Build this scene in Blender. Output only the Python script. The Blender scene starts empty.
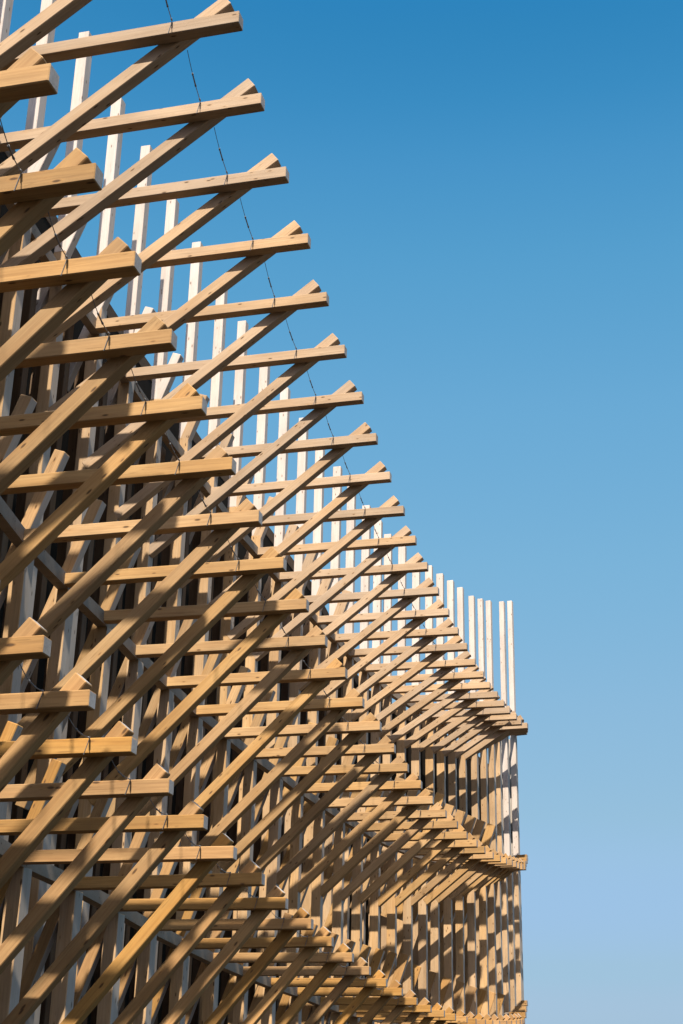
import bpy, bmesh, math, random
import numpy as np
from mathutils import Vector, Matrix

random.seed(7)
C = bpy.context.scene.collection
EXPO = .9
EYE = 1.6                                   # eye height above the paving

# ------------------------------------------------------------------ camera
F_PX = 1450.0
PITCH, ROLL = math.radians(22.76), math.radians(1.275)
cp, sp = math.cos(PITCH), math.sin(PITCH)
_R = np.array([1., 0, 0]); _U = np.array([0, -sp, cp]); FWD = np.array([0, cp, sp])
RIGHT = _R * math.cos(ROLL) + _U * math.sin(ROLL)
UP = -_R * math.sin(ROLL) + _U * math.cos(ROLL)

def ray(x, y):
    return FWD + (x - 341.5) / F_PX * RIGHT + (512 - y) / F_PX * UP

# ------------------------------------------------------------------ survey of the facade (metres, from the eye)
T1 = [(238.6,16.0),(262.3,97.7),(285.2,171.3),(307.2,238.1),(325.5,296.4),(344.3,349),(361,395.6),(376,437),(390.6,475.3),(403.6,509.2),(415.6,539),(427.5,565.5),(438.2,590.1),(448.2,611.5),(457.5,630.3),(466.4,646),(475.1,661.7),(482.9,674),(490.1,684.7),(497.4,694.2),(503.7,703.1),(510,710),(515.8,716.1),(521.2,721.3)]
T2 = [(48.5,71.9),(93.2,171),(133,258.5),(169.6,335.6),(201.2,402.3),(230.8,463.1),(258.2,515.3),(282.7,562.4),(306.1,603.5),(326,639.8),(345.5,671.9),(362.8,701.4),(379.2,725.3),(394.2,747.8),(407.5,767),(420.9,784.2),(433.1,799.7),(444.8,813.2),(456.5,824),(467,834.8),(476.4,843),(485,849.5),(493.2,855),(500,858),(506.3,860.4),(511.6,862.4),(516,864),(519.5,865.3),(522.3,866.4)]
T3 = [None,(45.2,643.6),(90.9,697.6),(133,744.2),(170,785.4),(203.7,821),(233.6,852.2),(261,878.4),(285.9,902.9),(310.4,923.5),(332,941.3),(351.4,957.2),(368.5,970.5),(386.5,982.5),(402.2,991.8),(417,1001.2),(431,1008.6),(443.5,1013.5),(455.5,1017),(466.3,1019.6),(476,1021.4),(484.7,1022.6),(492.6,1023.2),(499.6,1023.4),(506,1023.4),(511.4,1023.2),(516,1022.8),(519.6,1022.4),(522.4,1022)]
H1 = 9.0
K0, K1N = -9, 35  # fins before the visible ones are unseen, added for the shadow they cast

def smooth(a, b, x):
    t = min(1, max(0, (x - a) / (b - a))); return t * t * (3 - 2 * t)
def lerp(tab, k):
    ks = sorted(tab)
    if k <= ks[0]: a, b = ks[0], ks[1]
    elif k >= ks[-1]: a, b = ks[-2], ks[-1]
    else:
        b = next(i for i in ks if i >= k); a = ks[ks.index(b) - 1] if b != ks[0] else b
    return tab[a] + (tab[b] - tab[a]) * (k - a) / (b - a)

class Fin: pass
fins = {}
for k in range(K0, K1N + 1):
    f = Fin(); f.k = k
    a = math.radians(15 + 9 * smooth(24, 34, k))
    f.o = np.array([math.cos(a), -math.sin(a), 0]); f.n = np.array([math.sin(a), math.cos(a), 0])
    f.rot = -a
    fins[k] = f
n15 = np.array([math.sin(math.radians(15)), math.cos(math.radians(15)), 0])
o15 = np.array([math.cos(math.radians(15)), -math.sin(math.radians(15)), 0])
def at_height(p, h):
    d = ray(*p); return d * (h / d[2])
plan = {}
for k in range(5, 29): plan[k] = at_height(T1[k - 5], H1)
for k in range(0, 5): plan[k] = at_height(T2[k], 4.6 + .012 * k)
q28 = plan[28] @ n15
for k in range(29, 36):
    d = ray(527.3 - .3 * (k - 29), 725.3 + 1.0 * (k - 29)); plan[k] = d * ((q28 + .85 * (k - 28)) / (d @ n15))
for k in range(-1, K0 - 1, -1):
    plan[k] = plan[0] + n15 * (.8 * k) - o15 * (.09 * k)
for k, f in fins.items():
    f.c = np.array([plan[k][0], plan[k][1], 0.0])          # fin plane passes through here
    f.qd = f.c @ f.n
def on_fin(k, p, q=0.0):
    f = fins[k]; d = ray(*p); X = d * ((f.qd + q) / (d @ f.n))
    return float(X @ f.o), float(X[2])
def u_at(k, x, y, q=0.0): return on_fin(k, (x, y), q)[0]
def pix(f, u, z, q=0.0):
    X = f.o * u + f.n * (f.qd + q) + np.array([0, 0, z]); d = X @ FWD
    return 341.5 + F_PX * (X @ RIGHT) / d, 512 - F_PX * (X @ UP) / d

# tips (u, z) of every tier on every fin
tip = {1: {}, 2: {}, 3: {}}
for k in range(5, 29): tip[1][k] = on_fin(k, T1[k - 5])
for k in range(29, 36): tip[1][k] = (float(plan[k] @ fins[k].o), float(plan[k][2]))
for k in range(4, K0 - 1, -1): tip[1][k] = (tip[1][5][0] - .16 + .11 * (4 - k), 9.0)
for k in range(0, 29): tip[2][k] = on_fin(k, T2[k])
for k in range(29, 33): tip[2][k] = on_fin(k, (524.8 + .8 * (k - 29), 866.5 - 3.2 * (k - 29)))
for k in range(-1, K0 - 1, -1): tip[2][k] = (tip[2][0][0] - .10 * k, 4.58)
for k in range(1, 29): tip[3][k] = on_fin(k, T3[k])
for k in range(29, 33): tip[3][k] = on_fin(k, (524.2 + .9 * (k - 29), 1021 - 6 * (k - 29)))
for k in range(0, K0 - 1, -1): tip[3][k] = (tip[3][1][0] + .13 * (1 - k), 2.0)

# outer line of the posts (u) of every tier
wall = {1: {}, 2: {}, 3: {}}
TS = {8: (85.5,31), 9: (118,97), 10: (145.7,145.2), 11: (172,198), 12: (197.6,241.5), 13: (222,285), 14: (242.9,320.4)}
w1 = {k: u_at(k, x + 4.5 - .15 * (k - 8), y, .135) for k, (x, y) in TS.items()}
ptop0 = {k: on_fin(k, p, .135)[1] for k, p in TS.items()}
w1.update({18: -7.38, 23: u_at(23, 390, 745, .14)})
x1 = {23: 390, 24: 404.5, 25: 419, 26: 433, 27: 444, 28: 455, 29: 465, 30: 476.5, 31: 485.5, 32: 493.5, 33: 499.5, 34: 507, 35: 515.5}
x2 = {15: 297, 16: 320, 17: 341, 18: 360, 19: 378, 20: 395, 21: 411, 22: 426, 23: 438, 24: 451, 25: 462.7, 26: 474.4, 27: 486, 28: 494, 29: 500, 30: 506.6, 31: 512.5, 32: 519}
w2 = {6: -5.74, 7: -5.88, 8: -6.01, 9: -6.16, 10: -6.28, 11: -6.37, 12: -6.43, 13: -6.48, 15: -6.49}
w3 = {7: -5.52, 8: -5.63, 9: -5.78, 10: -5.89, 11: -5.97, 12: -6.02, 13: -6.06, 15: -6.09}
for k in fins:
    wall[1][k] = u_at(k, x1[k], 745, .14) if k >= 23 else (lerp(w1, k) if k >= 8 else tip[1][k][0] - 2.98)
    if k <= 32:
        wall[2][k] = u_at(k, x2[k], 915, .13) if k >= 15 else (lerp(w2, k) if k >= 6 else tip[2][k][0] - 2.08)
        wall[3][k] = lerp(w3, k) if 7 <= k <= 15 else (tip[3][k][0] - 1.80 if k < 7 else wall[2][k] + .40 - .37 * smooth(15, 22, k))
top_y = {27: 573.3, 28: 580, 29: 587, 30: 595.5, 31: 598.3, 32: 600.2, 34: 601, 35: 600.4}
ptop = {}
ztab = dict(ptop0); ztab[0] = ptop0[8] - .1; ztab[26] = on_fin(27, (438, 573.3), .14)[1]
for k in fins:
    if k in top_y:
        ptop[k] = on_fin(k, (x1[k] - 4.2, top_y[k]), .14)[1]
    else: ptop[k] = lerp(ztab, k)
ptop[33] = 9.5
stop = {2: {24: (454.3,804), 25: (465.6,810), 26: (475.8,815.3), 27: (485,819.4), 28: (495.5,823.5)},
        3: {21: (406,959.6), 22: (421.5,965), 23: (437,971), 24: (451,977), 25: (464.6,981), 26: (477,986), 27: (487,989), 28: (496,991.5), 29: (505,993)}}
btab = {1: {-5: .128, 5: .128, 13: .131, 20: .141, 30: .141}, 2: {-5: .108, 7: .112, 13: .125, 20: .138, 30: .138}, 3: {-5: .086, 1: .088, 8: .104, 15: .108, 28: .125}}
slope = {1: {-5: .74, 8: .74, 10: .80, 15: .80, 23: .64, 35: .60}, 2: {-5: .98, 10: .98, 22: .80, 32: .72}, 3: {-5: 1.19, 10: 1.15, 32: .9}}

# ------------------------------------------------------------------ materials
def nodes(name):
    m = bpy.data.materials.new(name); m.use_nodes = True
    nt = m.node_tree; nt.nodes.clear()
    out = nt.nodes.new('ShaderNodeOutputMaterial'); b = nt.nodes.new('ShaderNodeBsdfPrincipled')
    nt.links.new(b.outputs[0], out.inputs[0])
    return m, nt, b
def N(nt, t, **kw):
    n = nt.nodes.new(t)
    for k, v in kw.items(): setattr(n, k, v)
    return n
def ramp(nt, src, stops):
    r = N(nt, 'ShaderNodeValToRGB')
    while len(r.color_ramp.elements) < len(stops): r.color_ramp.elements.new(.5)
    for e, (p, c) in zip(r.color_ramp.elements, stops):
        e.position = p; e.color = (*c, 1) if len(c) == 3 else c
    nt.links.new(src, r.inputs[0]); return r
def mix(nt, kind, fac, a, b):
    m = N(nt, 'ShaderNodeMix', data_type='RGBA', blend_type=kind)
    for sock, v in ((0, fac), (6, a), (7, b)):
        if isinstance(v, (int, float)): m.inputs[sock].default_value = v
        elif isinstance(v, tuple): m.inputs[sock].default_value = (*v, 1)
        else: nt.links.new(v, m.inputs[sock])
    return m.outputs[2]

def wood(name, pale, dark, warm, knot=(.05, .025, .012), vary=.22, grey=None, grey_fac=.0, rough=.72, knot_amt=.85):
    """sawn softwood: grain runs along the local x axis, every board gets its own cut of the tree"""
    m, nt, b = nodes(name); L = nt.links
    tc = N(nt, 'ShaderNodeTexCoord'); oi = N(nt, 'ShaderNodeObjectInfo')
    rnd = N(nt, 'ShaderNodeCombineXYZ')
    mul = N(nt, 'ShaderNodeMath', operation='MULTIPLY'); mul.inputs[1].default_value = 53.0; L.new(oi.outputs['Random'], mul.inputs[0])
    mul2 = N(nt, 'ShaderNodeMath', operation='MULTIPLY'); mul2.inputs[1].default_value = 17.3; L.new(oi.outputs['Random'], mul2.inputs[0])
    for i, s in enumerate((mul, mul2, mul)): L.new(s.outputs[0], rnd.inputs[i])
    add = N(nt, 'ShaderNodeVectorMath', operation='ADD'); L.new(tc.outputs['Object'], add.inputs[0]); L.new(rnd.outputs[0], add.inputs[1])
    def mapped(s):
        mp = N(nt, 'ShaderNodeMapping'); mp.inputs['Scale'].default_value = s; L.new(add.outputs[0], mp.inputs[0]); return mp.outputs[0]
    fine = N(nt, 'ShaderNodeTexNoise'); fine.inputs['Scale'].default_value = 1.0; fine.inputs['Detail'].default_value = 5; fine.inputs['Roughness'].default_value = .65
    L.new(mapped((2.2, 60, 60)), fine.inputs['Vector'])
    broad = N(nt, 'ShaderNodeTexNoise'); broad.inputs['Scale'].default_value = 1.0; broad.inputs['Detail'].default_value = 3; broad.inputs['Distortion'].default_value = .6
    L.new(mapped((.9, 13, 13)), broad.inputs['Vector'])
    patch = N(nt, 'ShaderNodeTexNoise'); patch.inputs['Scale'].default_value = 1.0; patch.inputs['Detail'].default_value = 4
    L.new(mapped((1.3, 3.5, 3.5)), patch.inputs['Vector'])
    g1 = ramp(nt, fine.outputs[0], [(.36, tuple(c * .82 for c in dark)), (.60, pale)])
    g2 = ramp(nt, broad.outputs[0], [(.35, warm), (.65, pale)])
    col = mix(nt, 'MIX', .5, g1.outputs[0], g2.outputs[0])
    # per-board tone
    rn = N(nt, 'ShaderNodeMapRange'); rn.inputs[3].default_value = 1 - vary; rn.inputs[4].default_value = 1 + vary * .7
    L.new(oi.outputs['Random'], rn.inputs[0])
    hs = N(nt, 'ShaderNodeHueSaturation'); L.new(rn.outputs[0], hs.inputs['Value']); L.new(col, hs.inputs['Color'])
    fr = N(nt, 'ShaderNodeMath', operation='FRACT'); m7 = N(nt, 'ShaderNodeMath', operation='MULTIPLY'); m7.inputs[1].default_value = 7.31
    L.new(oi.outputs['Random'], m7.inputs[0]); L.new(m7.outputs[0], fr.inputs[0])
    rs = N(nt, 'ShaderNodeMapRange'); rs.inputs[3].default_value = .92; rs.inputs[4].default_value = 1.10; L.new(fr.outputs[0], rs.inputs[0]); L.new(rs.outputs[0], hs.inputs['Saturation'])
    col = hs.outputs[0]
    pr = ramp(nt, patch.outputs[0], [(.28, (.66, .62, .58)), (.68, (1.10, 1.10, 1.10))])
    col = mix(nt, 'MULTIPLY', .8, col, pr.outputs[0])
    if grey:
        gm = N(nt, 'ShaderNodeTexNoise'); gm.inputs['Scale'].default_value = 1; gm.inputs['Detail'].default_value = 4; L.new(mapped((.8, 5, 5)), gm.inputs['Vector'])
        gf = ramp(nt, gm.outputs[0], [(.3, (grey_fac * .5,) * 3), (.7, (min(1, grey_fac * 1.4),) * 3)])
        col = mix(nt, 'MIX', gf.outputs[0], col, grey)
    # drying checks: thin dark lines along the grain
    ck = N(nt, 'ShaderNodeTexNoise'); ck.inputs['Scale'].default_value = 1; ck.inputs['Detail'].default_value = 2
    L.new(mapped((1.1, 24, 24)), ck.inputs['Vector'])
    cr = ramp(nt, ck.outputs[0], [(.628, (0, 0, 0)), (.640, (.55,) * 3), (.652, (0, 0, 0))])
    col = mix(nt, 'MIX', cr.outputs[0], col, tuple(c * .55 for c in dark))
    # knots
    vo = N(nt, 'ShaderNodeTexVoronoi'); vo.inputs['Scale'].default_value = 1.0; L.new(mapped((4.6, 14, 14)), vo.inputs['Vector'])
    kn = ramp(nt, vo.outputs['Distance'], [(.085, (knot_amt,) * 3), (.155, (0, 0, 0))])
    halo = ramp(nt, vo.outputs['Distance'], [(.10, (.4,) * 3), (.28, (0, 0, 0))])
    col = mix(nt, 'MIX', halo.outputs[0], col, warm)
    col = mix(nt, 'MIX', kn.outputs[0], col, knot)
    L.new(col, b.inputs['Base Color']); b.inputs['Roughness'].default_value = rough
    b.inputs['Specular IOR Level'].default_value = .25
    bp = N(nt, 'ShaderNodeBump'); bp.inputs['Strength'].default_value = .25; bp.inputs['Distance'].default_value = .004
    L.new(fine.outputs[0], bp.inputs['Height']); L.new(bp.outputs[0], b.inputs['Normal'])
    return m

M = {}
M['beam1'] = wood('sawn_pine_pale', (.430, .283, .157), (.300, .178, .084), (.375, .220, .098), vary=.24, grey=(.42, .335, .255), grey_fac=.28)
M['beam2'] = wood('sawn_pine_honey', (.420, .248, .098), (.275, .148, .051), (.360, .184, .058), vary=.24, grey=(.39, .29, .18), grey_fac=.16)
M['beam3'] = wood('sawn_pine_amber', (.420, .236, .084), (.270, .138, .045), (.360, .172, .050), vary=.22, grey=(.39, .28, .15), grey_fac=.1)
M['bleach'] = wood('sun_bleached_pine', (.54, .455, .385), (.43, .340, .265), (.49, .375, .280), vary=.10, grey=(.53, .465, .42), grey_fac=.5, knot=(.11, .065, .045))
M['post'] = wood('framing_pine', (.500, .320, .160), (.370, .220, .097), (.450, .250, .095), vary=.16, grey=(.40, .31, .22), grey_fac=.22)
M['weather'] = wood('weathered_grey_pine', (.43, .370, .310), (.31, .260, .213), (.36, .295, .235), vary=.16, grey=(.42, .370, .32), grey_fac=.5, knot=(.056, .042, .032))
M['rail'] = wood('rail_pine', (.270, .205, .145), (.185, .130, .085), (.225, .155, .095), vary=.16, grey=(.27, .22, .175), grey_fac=.5)
M['inner'] = wood('shade_toned_pine', (0.120, 0.076, 0.044), (0.080, 0.048, 0.024), (0.100, 0.056, 0.026), vary=.2)  # brown pine with the shade behind the posts put into its colour
M['endgrain'] = wood('sealed_end_grain', (0.436, 0.403, 0.376), (0.330, 0.297, 0.271), (0.383, 0.337, 0.297), vary=.12, knot_amt=.25, knot=(0.165, 0.132, 0.106))

def simple(name, col, rough=.6, metal=0, noise=None):
    m, nt, b = nodes(name)
    b.inputs['Roughness'].default_value = rough; b.inputs['Metallic'].default_value = metal
    tc = N(nt, 'ShaderNodeTexCoord'); nz = N(nt, 'ShaderNodeTexNoise'); nz.inputs['Scale'].default_value = noise or 8; nz.inputs['Detail'].default_value = 6
    nt.links.new(tc.outputs['Object'], nz.inputs['Vector'])
    r = ramp(nt, nz.outputs[0], [(.3, tuple(c * .75 for c in col)), (.7, tuple(min(1, c * 1.2) for c in col))])
    nt.links.new(r.outputs[0], b.inputs['Base Color']); b.inputs['Specular IOR Level'].default_value = .1 if metal == 0 else .5; return m
M['steel'] = simple('galvanised_steel', (.13, .13, .135), .6, .5, 60)
M['core'] = simple('shade_dark_wall_panels', (.014, .011, .008), .95, 0, 3)  # black wall panels; the near-black colour also stands for the interior's shade
M['roof'] = simple('roof_felt', (.07, .07, .07), .9, 0, 5)
M['paving'] = simple('asphalt', (.032, .029, .025), .95, 0, .8)

# ------------------------------------------------------------------ builders
def tag(o, **kw):
    for k, v in kw.items():
        if v is not None: o[k] = v
    return o
def link(o, parent=None):
    C.objects.link(o)
    if parent: o.parent = parent
    return o
def board_mesh(name, L, h, w, mats, outer=None, ends=True):
    """board along +x from 0 to L, h in local z, w in local y, a little eased edge; outer: normal axis whose faces take slot 1"""
    bm = bmesh.new(); bmesh.ops.create_cube(bm, size=1)
    for v in bm.verts: v.co = Vector(((v.co.x + .5) * L, v.co.y * w, v.co.z * h))
    bmesh.ops.bevel(bm, geom=list(bm.edges), offset=min(.006, h * .06), segments=1, affect='EDGES', profile=.6)
    for fc in bm.faces:
        nrm = fc.normal
        if ends and abs(nrm.x) > .9: fc.material_index = 2
        if outer is not None and nrm.dot(outer) > .9: fc.material_index = 1
    me = bpy.data.meshes.new(name); bm.to_mesh(me); bm.free()
    for m in mats: me.materials.append(m)
    return me

class Bracket: pass
def world_pt(f, u, z, q): return Vector(f.o * u + f.n * (f.qd + q)) + Vector((0, 0, z + EYE))
def member(f, name, a, b, h, w, q, mats, parent, outer=None, wob=.004):
    """a, b = (u, z) on the axis; q = depth of the member's centre behind the fin's front face"""
    A = world_pt(f, a[0], a[1], q + random.uniform(-wob, wob)); B = world_pt(f, b[0], b[1], q + random.uniform(-wob, wob))
    d = B - A; L = d.length; x = d.normalized(); y = Vector(f.n); z = x.cross(y).normalized(); y = z.cross(x)
    lo = outer
    if outer == 'out':                         # the face that looks outward along the fin
        v = Vector(f.o); lo = Vector((0, y.dot(v), z.dot(v))); lo = Vector((0, round(lo.y), round(lo.z)))
    me = board_mesh(name, L, h, w, mats, lo)
    o = bpy.data.objects.new(name, me); link(o, parent)
    mw = Matrix((x, y, z)).transposed().to_4x4(); mw.translation = A
    if parent: o.matrix_parent_inverse = Matrix.Identity(4); o.matrix_basis = parent.matrix_basis.inverted() @ mw
    else: o.matrix_basis = mw
    return o

ORD = ['zeroth', 'first', 'second', 'third', 'fourth', 'fifth', 'sixth', 'seventh', 'eighth', 'ninth', 'tenth', 'eleventh', 'twelfth', 'thirteenth', 'fourteenth', 'fifteenth', 'sixteenth', 'seventeenth', 'eighteenth', 'nineteenth', 'twentieth', 'twenty-first', 'twenty-second', 'twenty-third', 'twenty-fourth', 'twenty-fifth', 'twenty-sixth', 'twenty-seventh', 'twenty-eighth', 'twenty-ninth', 'thirtieth', 'thirty-first', 'thirty-second', 'thirty-third', 'thirty-fourth', 'thirty-fifth', 'thirty-sixth']
TIER = {1: 'top', 2: 'middle', 3: 'lowest'}
WOODTONE = {1: 'pale pine', 2: 'honey pine', 3: 'amber pine'}
def label_for(t, k):
    first = {1: 5, 2: 0, 3: 1}[t]; last = {1: 35, 2: 32, 3: 32}[t]
    if t == 1 and k == 4: return 'top-tier bracket whose diagonal crosses the upper corner, its tip above the frame'
    if k < first: return {1: 'near top-tier bracket with its beam tip above the frame, added for its shadow', 2: 'unseen near middle-tier bracket outside the frame, added for its shadow', 3: 'unseen near lowest-tier bracket outside the frame, added for its shadow'}[t]
    if k <= 28: return '%s %s-tier bracket, its beam tip the %s counted from the near end' % (WOODTONE[t], TIER[t], ORD[k - first + 1])
    return '%s-tier bracket at the far corner, its post the %s from the corner' % (TIER[t], ORD[last - k + 1])

for t in (1, 2, 3):
    for k in sorted(tip[t]):
        f = fins[k]; b = lerp(btab[t], k); tu, tz = tip[t][k]; wu = wall[t][k]; L = tu - wu
        root = bpy.data.objects.new('timber_bracket', None); C.objects.link(root)
        base = world_pt(f, wu, -EYE, 0); root.location = base
        root.empty_display_size = .3
        root.matrix_basis = Matrix.Translation(base)
        tag(root, label=label_for(t, k), category='timber bracket', group='%s tier of projecting timber brackets' % TIER[t])
        bm_ = M['beam%d' % t]; jit = random.uniform
        # horizontal beam
        member(f, 'horizontal_beam', (wu + .004, tz + jit(-.012, .012)), (tu + jit(-.012, .012), tz), b, b, b * .5, [bm_, bm_, M['endgrain']], root)
        # post
        wide = 1 + .22 * smooth(8, 22, k) - .22 * smooth(26, 31, k); pd = (.14 if t > 1 else .155) * wide; pw = .165
        zt = ptop[k] if t == 1 else tz - b * .5
        if t == 1:
            member(f, 'post', (wu - pd / 2, -EYE), (wu - pd / 2, tz + .35), pd, pw, b + .006 + pw / 2, [M['bleach'] if k >= 34 else M['post'], M['weather'], M['weather']], root, 'out', .002)
            member(f, 'post_extension', (wu - pd / 2 - .002, tz + .35), (wu - pd / 2 - .002 + jit(-.012, .012), zt), pd - .014, pw - .006, b + .006 + pw / 2, [M['bleach'], M['bleach'], M['bleach']], root, 'out', .002)
            if k <= 20:
                gap = (fins[k + 1].qd - f.qd)
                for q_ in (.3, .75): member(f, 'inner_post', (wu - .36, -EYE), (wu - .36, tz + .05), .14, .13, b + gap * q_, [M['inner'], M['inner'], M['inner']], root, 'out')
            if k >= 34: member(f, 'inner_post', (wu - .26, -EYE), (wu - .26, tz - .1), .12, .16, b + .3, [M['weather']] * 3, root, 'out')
        else:
            member(f, 'post', (wu - pd / 2, -EYE), (wu - pd / 2, zt), pd, pw, b + .006 + pw / 2, [M['post'], M['weather'], M['weather']], root, 'out', .002)
        # diagonal brace: rises from the post past the beam's back and overshoots it
        if L > .55:
            s = lerp(slope[t], k)
            px, py = pix(f, tu, tz); hp = abs(pix(f, tu, tz - b / 2)[1] - pix(f, tu, tz + b / 2)[1])
            ox, oy = {1: (-1.0, -1.5), 2: (-.64, -1.12), 3: (-.58, -1.22)}[t]
            eu, ez = on_fin(k, (px + ox * hp, py + oy * hp), b + .004)
            end_u = wu - .03
            member(f, 'diagonal_brace', (end_u, ez - (eu - end_u) * s), (eu, ez), b, b * .97, b * 1.5 + .004, [bm_, bm_, M['endgrain']], root)
        # steep strut through the rail
        if L > .45 and k <= {1: 19, 2: 28, 3: 29}[t]:
            dz = {1: 1.05, 2: .85 + .6 * smooth(8, 24, k), 3: .8 + .5 * smooth(8, 24, k)}[t]
            du = {1: .26, 2: .27 - .14 * smooth(10, 24, k), 3: .25 - .12 * smooth(10, 24, k)}[t]
            ss = .36
            su, sz = wu + du - b * .5, tz + dz
            if k in stop.get(t, {}):
                cu_, cz_ = on_fin(k, stop[t][k], b + .008); su, sz = cu_ - b * .72, cz_ - b * .1; dz = sz - tz
            low = {1: .75, 2: 1.9, 3: 1.7}[t] if k < 20 else {1: .7, 2: 1.2, 3: 1.2}[t]
            mats_s = [M['bleach'] if k < 12 else M['beam1'], M['weather'], M['weather']] if t == 1 else [M['beam%d' % t], M['weather'], M['weather']]
            member(f, 'steep_strut', (su - (dz + low) * ss, tz - low), (su, sz), b * (1 + .45 * smooth(10, 22, k)), b, b * 1.5 + .008, mats_s, root, 'out')

# ------------------------------------------------------------------ rails that tie the posts together
def polyline_rail(name, pts, outs, h, d, z_off, mat, **props):
    bm = bmesh.new(); rings = []
    for p, o in zip(pts, outs):
        o = Vector(o); rings.append([bm.verts.new(p + o * .006 + Vector((0, 0, z_off + h / 2))), bm.verts.new(p + o * .006 + Vector((0, 0, z_off - h / 2))),
                                     bm.verts.new(p - o * d + Vector((0, 0, z_off - h / 2))), bm.verts.new(p - o * d + Vector((0, 0, z_off + h / 2)))])
    for r0, r1 in zip(rings, rings[1:]):
        for i in range(4): bm.faces.new((r0[i], r0[(i + 1) % 4], r1[(i + 1) % 4], r1[i]))
    bm.faces.new(rings[0]); bm.faces.new(rings[-1][::-1])
    bmesh.ops.recalc_face_normals(bm, faces=bm.faces)
    me = bpy.data.meshes.new(name); bm.to_mesh(me); bm.free(); me.materials.append(mat)
    o = bpy.data.objects.new(name, me); C.objects.link(o); tag(o, **props); return o
for t in (1, 2, 3):
    ks = [k for k in sorted(wall[t]) if not (t == 3 and k > 30)]
    pts = [world_pt(fins[k], wall[t][k], tip[t][k][1], .06) for k in ks]
    polyline_rail('timber_rail', pts, [fins[k].o for k in ks], lerp(btab[t], 8) * 1.15, .1, 0, M['rail'],
                  label='long weathered rail joining the posts of the %s tier' % TIER[t], category='rail', group='rails behind the beams')

# ------------------------------------------------------------------ the closed building behind the posts
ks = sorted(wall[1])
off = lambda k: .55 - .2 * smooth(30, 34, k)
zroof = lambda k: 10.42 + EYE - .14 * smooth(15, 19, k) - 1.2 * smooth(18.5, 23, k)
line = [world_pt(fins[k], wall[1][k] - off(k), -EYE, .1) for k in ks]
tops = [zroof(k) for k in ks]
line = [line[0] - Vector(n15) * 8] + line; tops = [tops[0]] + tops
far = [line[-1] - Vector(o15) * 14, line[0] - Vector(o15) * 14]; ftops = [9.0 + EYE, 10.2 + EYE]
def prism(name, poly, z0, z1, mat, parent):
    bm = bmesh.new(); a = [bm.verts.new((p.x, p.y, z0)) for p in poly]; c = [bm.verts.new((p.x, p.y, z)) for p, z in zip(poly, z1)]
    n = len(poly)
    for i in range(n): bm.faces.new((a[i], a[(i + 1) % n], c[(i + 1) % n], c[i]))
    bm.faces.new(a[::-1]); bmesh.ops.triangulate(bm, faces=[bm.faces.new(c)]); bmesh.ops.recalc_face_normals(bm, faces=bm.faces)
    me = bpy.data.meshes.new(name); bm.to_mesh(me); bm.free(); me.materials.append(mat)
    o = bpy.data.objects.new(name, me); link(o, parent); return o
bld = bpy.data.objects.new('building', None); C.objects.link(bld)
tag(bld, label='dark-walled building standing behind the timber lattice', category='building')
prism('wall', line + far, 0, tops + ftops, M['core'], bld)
fp = [Vector((p.x, p.y, z)) for p, z in zip(line, tops)]
fo = [fins[ks[0]].o] + [fins[k].o for k in ks]
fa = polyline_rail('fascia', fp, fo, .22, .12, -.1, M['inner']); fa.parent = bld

# ------------------------------------------------------------------ steel cables with turnbuckles
def tube(bm, a, b, r, seg=6):
    d = b - a; L = d.length
    if L < 1e-5: return
    z = d.normalized(); x = z.orthogonal().normalized(); y = z.cross(x)
    ra = [bm.verts.new(a + (x * math.cos(i * 2 * math.pi / seg) + y * math.sin(i * 2 * math.pi / seg)) * r) for i in range(seg)]
    rb = [bm.verts.new(v.co + d) for v in ra]
    for i in range(seg): bm.faces.new((ra[i], ra[(i + 1) % seg], rb[(i + 1) % seg], rb[i]))
    bm.faces.new(ra[::-1]); bm.faces.new(rb)
def mesh_obj(name, bm, mat, parent=None):
    bmesh.ops.recalc_face_normals(bm, faces=bm.faces)
    me = bpy.data.meshes.new(name); bm.to_mesh(me); bm.free(); me.materials.append(mat)
    o = bpy.data.objects.new(name, me); link(o, parent); return o
CU = {1: .63, 2: .42, 3: .27}
cu_at = lambda t, k: CU[t] - (.27 if t == 1 and k < 5 else 0)
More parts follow.
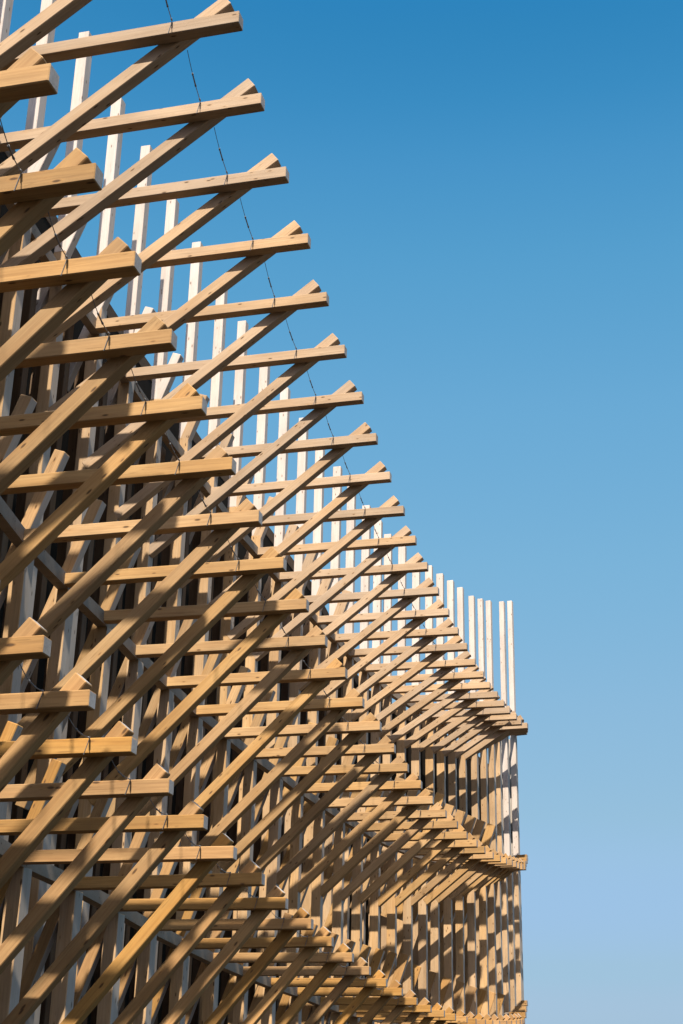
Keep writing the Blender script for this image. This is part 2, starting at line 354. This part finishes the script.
for t in (1, 2, 3):
    root = bpy.data.objects.new('steel_cable', None); C.objects.link(root)
    tag(root, label='thin steel cable strung from beam to beam along the %s tier' % TIER[t], category='cable', group='cables tying the beam tips')
    r = {1: .0045, 2: .0038, 3: .0032}[t]
    for k in range(K0 + 1, 30):
        f, g = fins[k], fins[k + 1]; b0, b1 = lerp(btab[t], k), lerp(btab[t], k + 1)
        (u0, z0), (u1, z1) = tip[t][k], tip[t][k + 1]
        a = world_pt(f, u0 - cu_at(t, k), z0 + b0 * .5 + r, -.004); a2 = world_pt(f, u0 - cu_at(t, k) - .03, z0 - b0 * .5 - r, -.004)
        back = world_pt(f, u0 - cu_at(t, k) + .05, z0 - b0 * .3, 2 * b0 + .02)
        c = world_pt(g, u1 - cu_at(t, k + 1), z1 + b1 * .5 + r, -.004)
        bm = bmesh.new(); tube(bm, a + (a2 - a) * .02, a2, r * .8)
        p = lambda s: back.lerp(c, s) - Vector((0, 0, .03 * 4 * s * (1 - s)))
        mesh_obj('beam_loop', bm, M['steel'], root); bm = bmesh.new()
        prev = back
        for i in range(1, 7): tube(bm, prev, p(i / 6), r * .75); prev = p(i / 6)
        sp_ = mesh_obj('cable_span', bm, M['steel'], root)
        bm = bmesh.new(); s0, s1 = .42, .62
        prof = [(s0 - .03, .8), (s0 - .028, 2.0), (s0, 2.0), (s0 + .004, 1.5), (s1 - .004, 1.5), (s1, 2.0), (s1 + .028, 2.0), (s1 + .03, .8), (.93, .8), (.932, 1.8), (.985, 1.8), (.987, .6)]
        rings = []
        z = (c - back).normalized(); x = z.orthogonal().normalized(); y = z.cross(x)
        for s_, rr in prof:
            rings.append([bm.verts.new(p(s_) + (x * math.cos(i * math.pi / 4) + y * math.sin(i * math.pi / 4)) * r * rr) for i in range(8)])
        for ra, rb in zip(rings, rings[1:]):
            for i in range(8): bm.faces.new((ra[i], ra[(i + 1) % 8], rb[(i + 1) % 8], rb[i]))
        bm.faces.new(rings[0][::-1]); bm.faces.new(rings[-1])
        mesh_obj('turnbuckle', bm, M['steel'], sp_)

# ------------------------------------------------------------------ ground
bm = bmesh.new(); S = 1500
vs = [bm.verts.new(p) for p in ((-S, -S, 0), (S, -S, 0), (S, S, 0), (-S, S, 0))]; bm.faces.new(vs)
tag(mesh_obj('ground', bm, M['paving']), kind='structure')

# ------------------------------------------------------------------ light
SUN_EL = math.radians(51); SUN_REL = math.radians(9)
s_h = -n15 * math.cos(SUN_REL) + o15 * math.sin(SUN_REL)
to_sun = Vector(s_h) * math.cos(SUN_EL) + Vector((0, 0, math.sin(SUN_EL)))
sun = bpy.data.lights.new('sun', 'SUN'); sun.energy = 5.0; sun.angle = math.radians(.53); sun.color = (1, .93, .82)
so = bpy.data.objects.new('sun', sun); C.objects.link(so); so.rotation_euler = to_sun.to_track_quat('Z', 'Y').to_euler(); so.location = (0, -10, 40)
w = bpy.data.worlds.new('World'); bpy.context.scene.world = w; w.use_nodes = True
nt = w.node_tree; bg = nt.nodes['Background']
sky = nt.nodes.new('ShaderNodeTexSky'); sky.sky_type = 'NISHITA'; sky.sun_disc = False
sky.sun_elevation = SUN_EL; sky.sun_rotation = math.atan2(to_sun.x, to_sun.y)
sky.air_density = 1.0; sky.dust_density = 2.0; sky.ozone_density = 3.0; sky.altitude = 0
# clear polarised blue: the sky's response per channel
def scaled(src, v):
    n = nt.nodes.new('ShaderNodeVectorMath'); n.operation = 'SCALE'; n.inputs['Scale'].default_value = v; nt.links.new(src, n.inputs[0]); return n.outputs[0]
cv = nt.nodes.new('ShaderNodeRGBCurve')
pts = [[(.079, .0273), (.081, .0369), (.086, .0648), (.093, .0931), (.110, .1441), (.138, .1946), (.183, .2582), (.259, .3278), (.337, .3515)],
       [(.129, .2307), (.134, .2541), (.142, .3005), (.154, .3467), (.182, .4020), (.227, .4508), (.294, .4910), (.392, .5395), (.454, .5457)],
       [(.243, .5089), (.248, .5271), (.261, .5776), (.282, .6172), (.325, .6654), (.389, .6939), (.472, .7157), (.536, .7230)]]
for ch, pp in zip(range(3), pts):
    cu = cv.mapping.curves[ch]
    for q_ in pp: cu.points.new(q_[0], q_[1] / 2 ** EXPO).handle_type = 'VECTOR'
cv.mapping.curves[2].points[0].location = (0, .40 / 2 ** EXPO)
cv.mapping.update()
nt.links.new(scaled(sky.outputs[0], .1), cv.inputs['Color'])
nt.links.new(scaled(cv.outputs[0], 10), bg.inputs[0]); bg.inputs[1].default_value = .10

# ------------------------------------------------------------------ camera object
cam = bpy.data.cameras.new('camera'); co = bpy.data.objects.new('camera', cam); C.objects.link(co)
cam.sensor_fit = 'VERTICAL'; cam.sensor_height = 36; cam.lens = F_PX / 1024 * 36; cam.clip_end = 5000; cam.clip_start = .05
m = Matrix((Vector(RIGHT), Vector(UP), Vector(-FWD))).transposed().to_4x4(); m.translation = (0, 0, EYE); co.matrix_world = m
sc = bpy.context.scene; sc.camera = co
sc.view_settings.view_transform = 'Standard'; sc.view_settings.look = 'None'; sc.view_settings.exposure = EXPO; sc.view_settings.gamma = 1
sc.render.engine = 'CYCLES'; sc.cycles.max_bounces = 5; sc.cycles.diffuse_bounces = 2
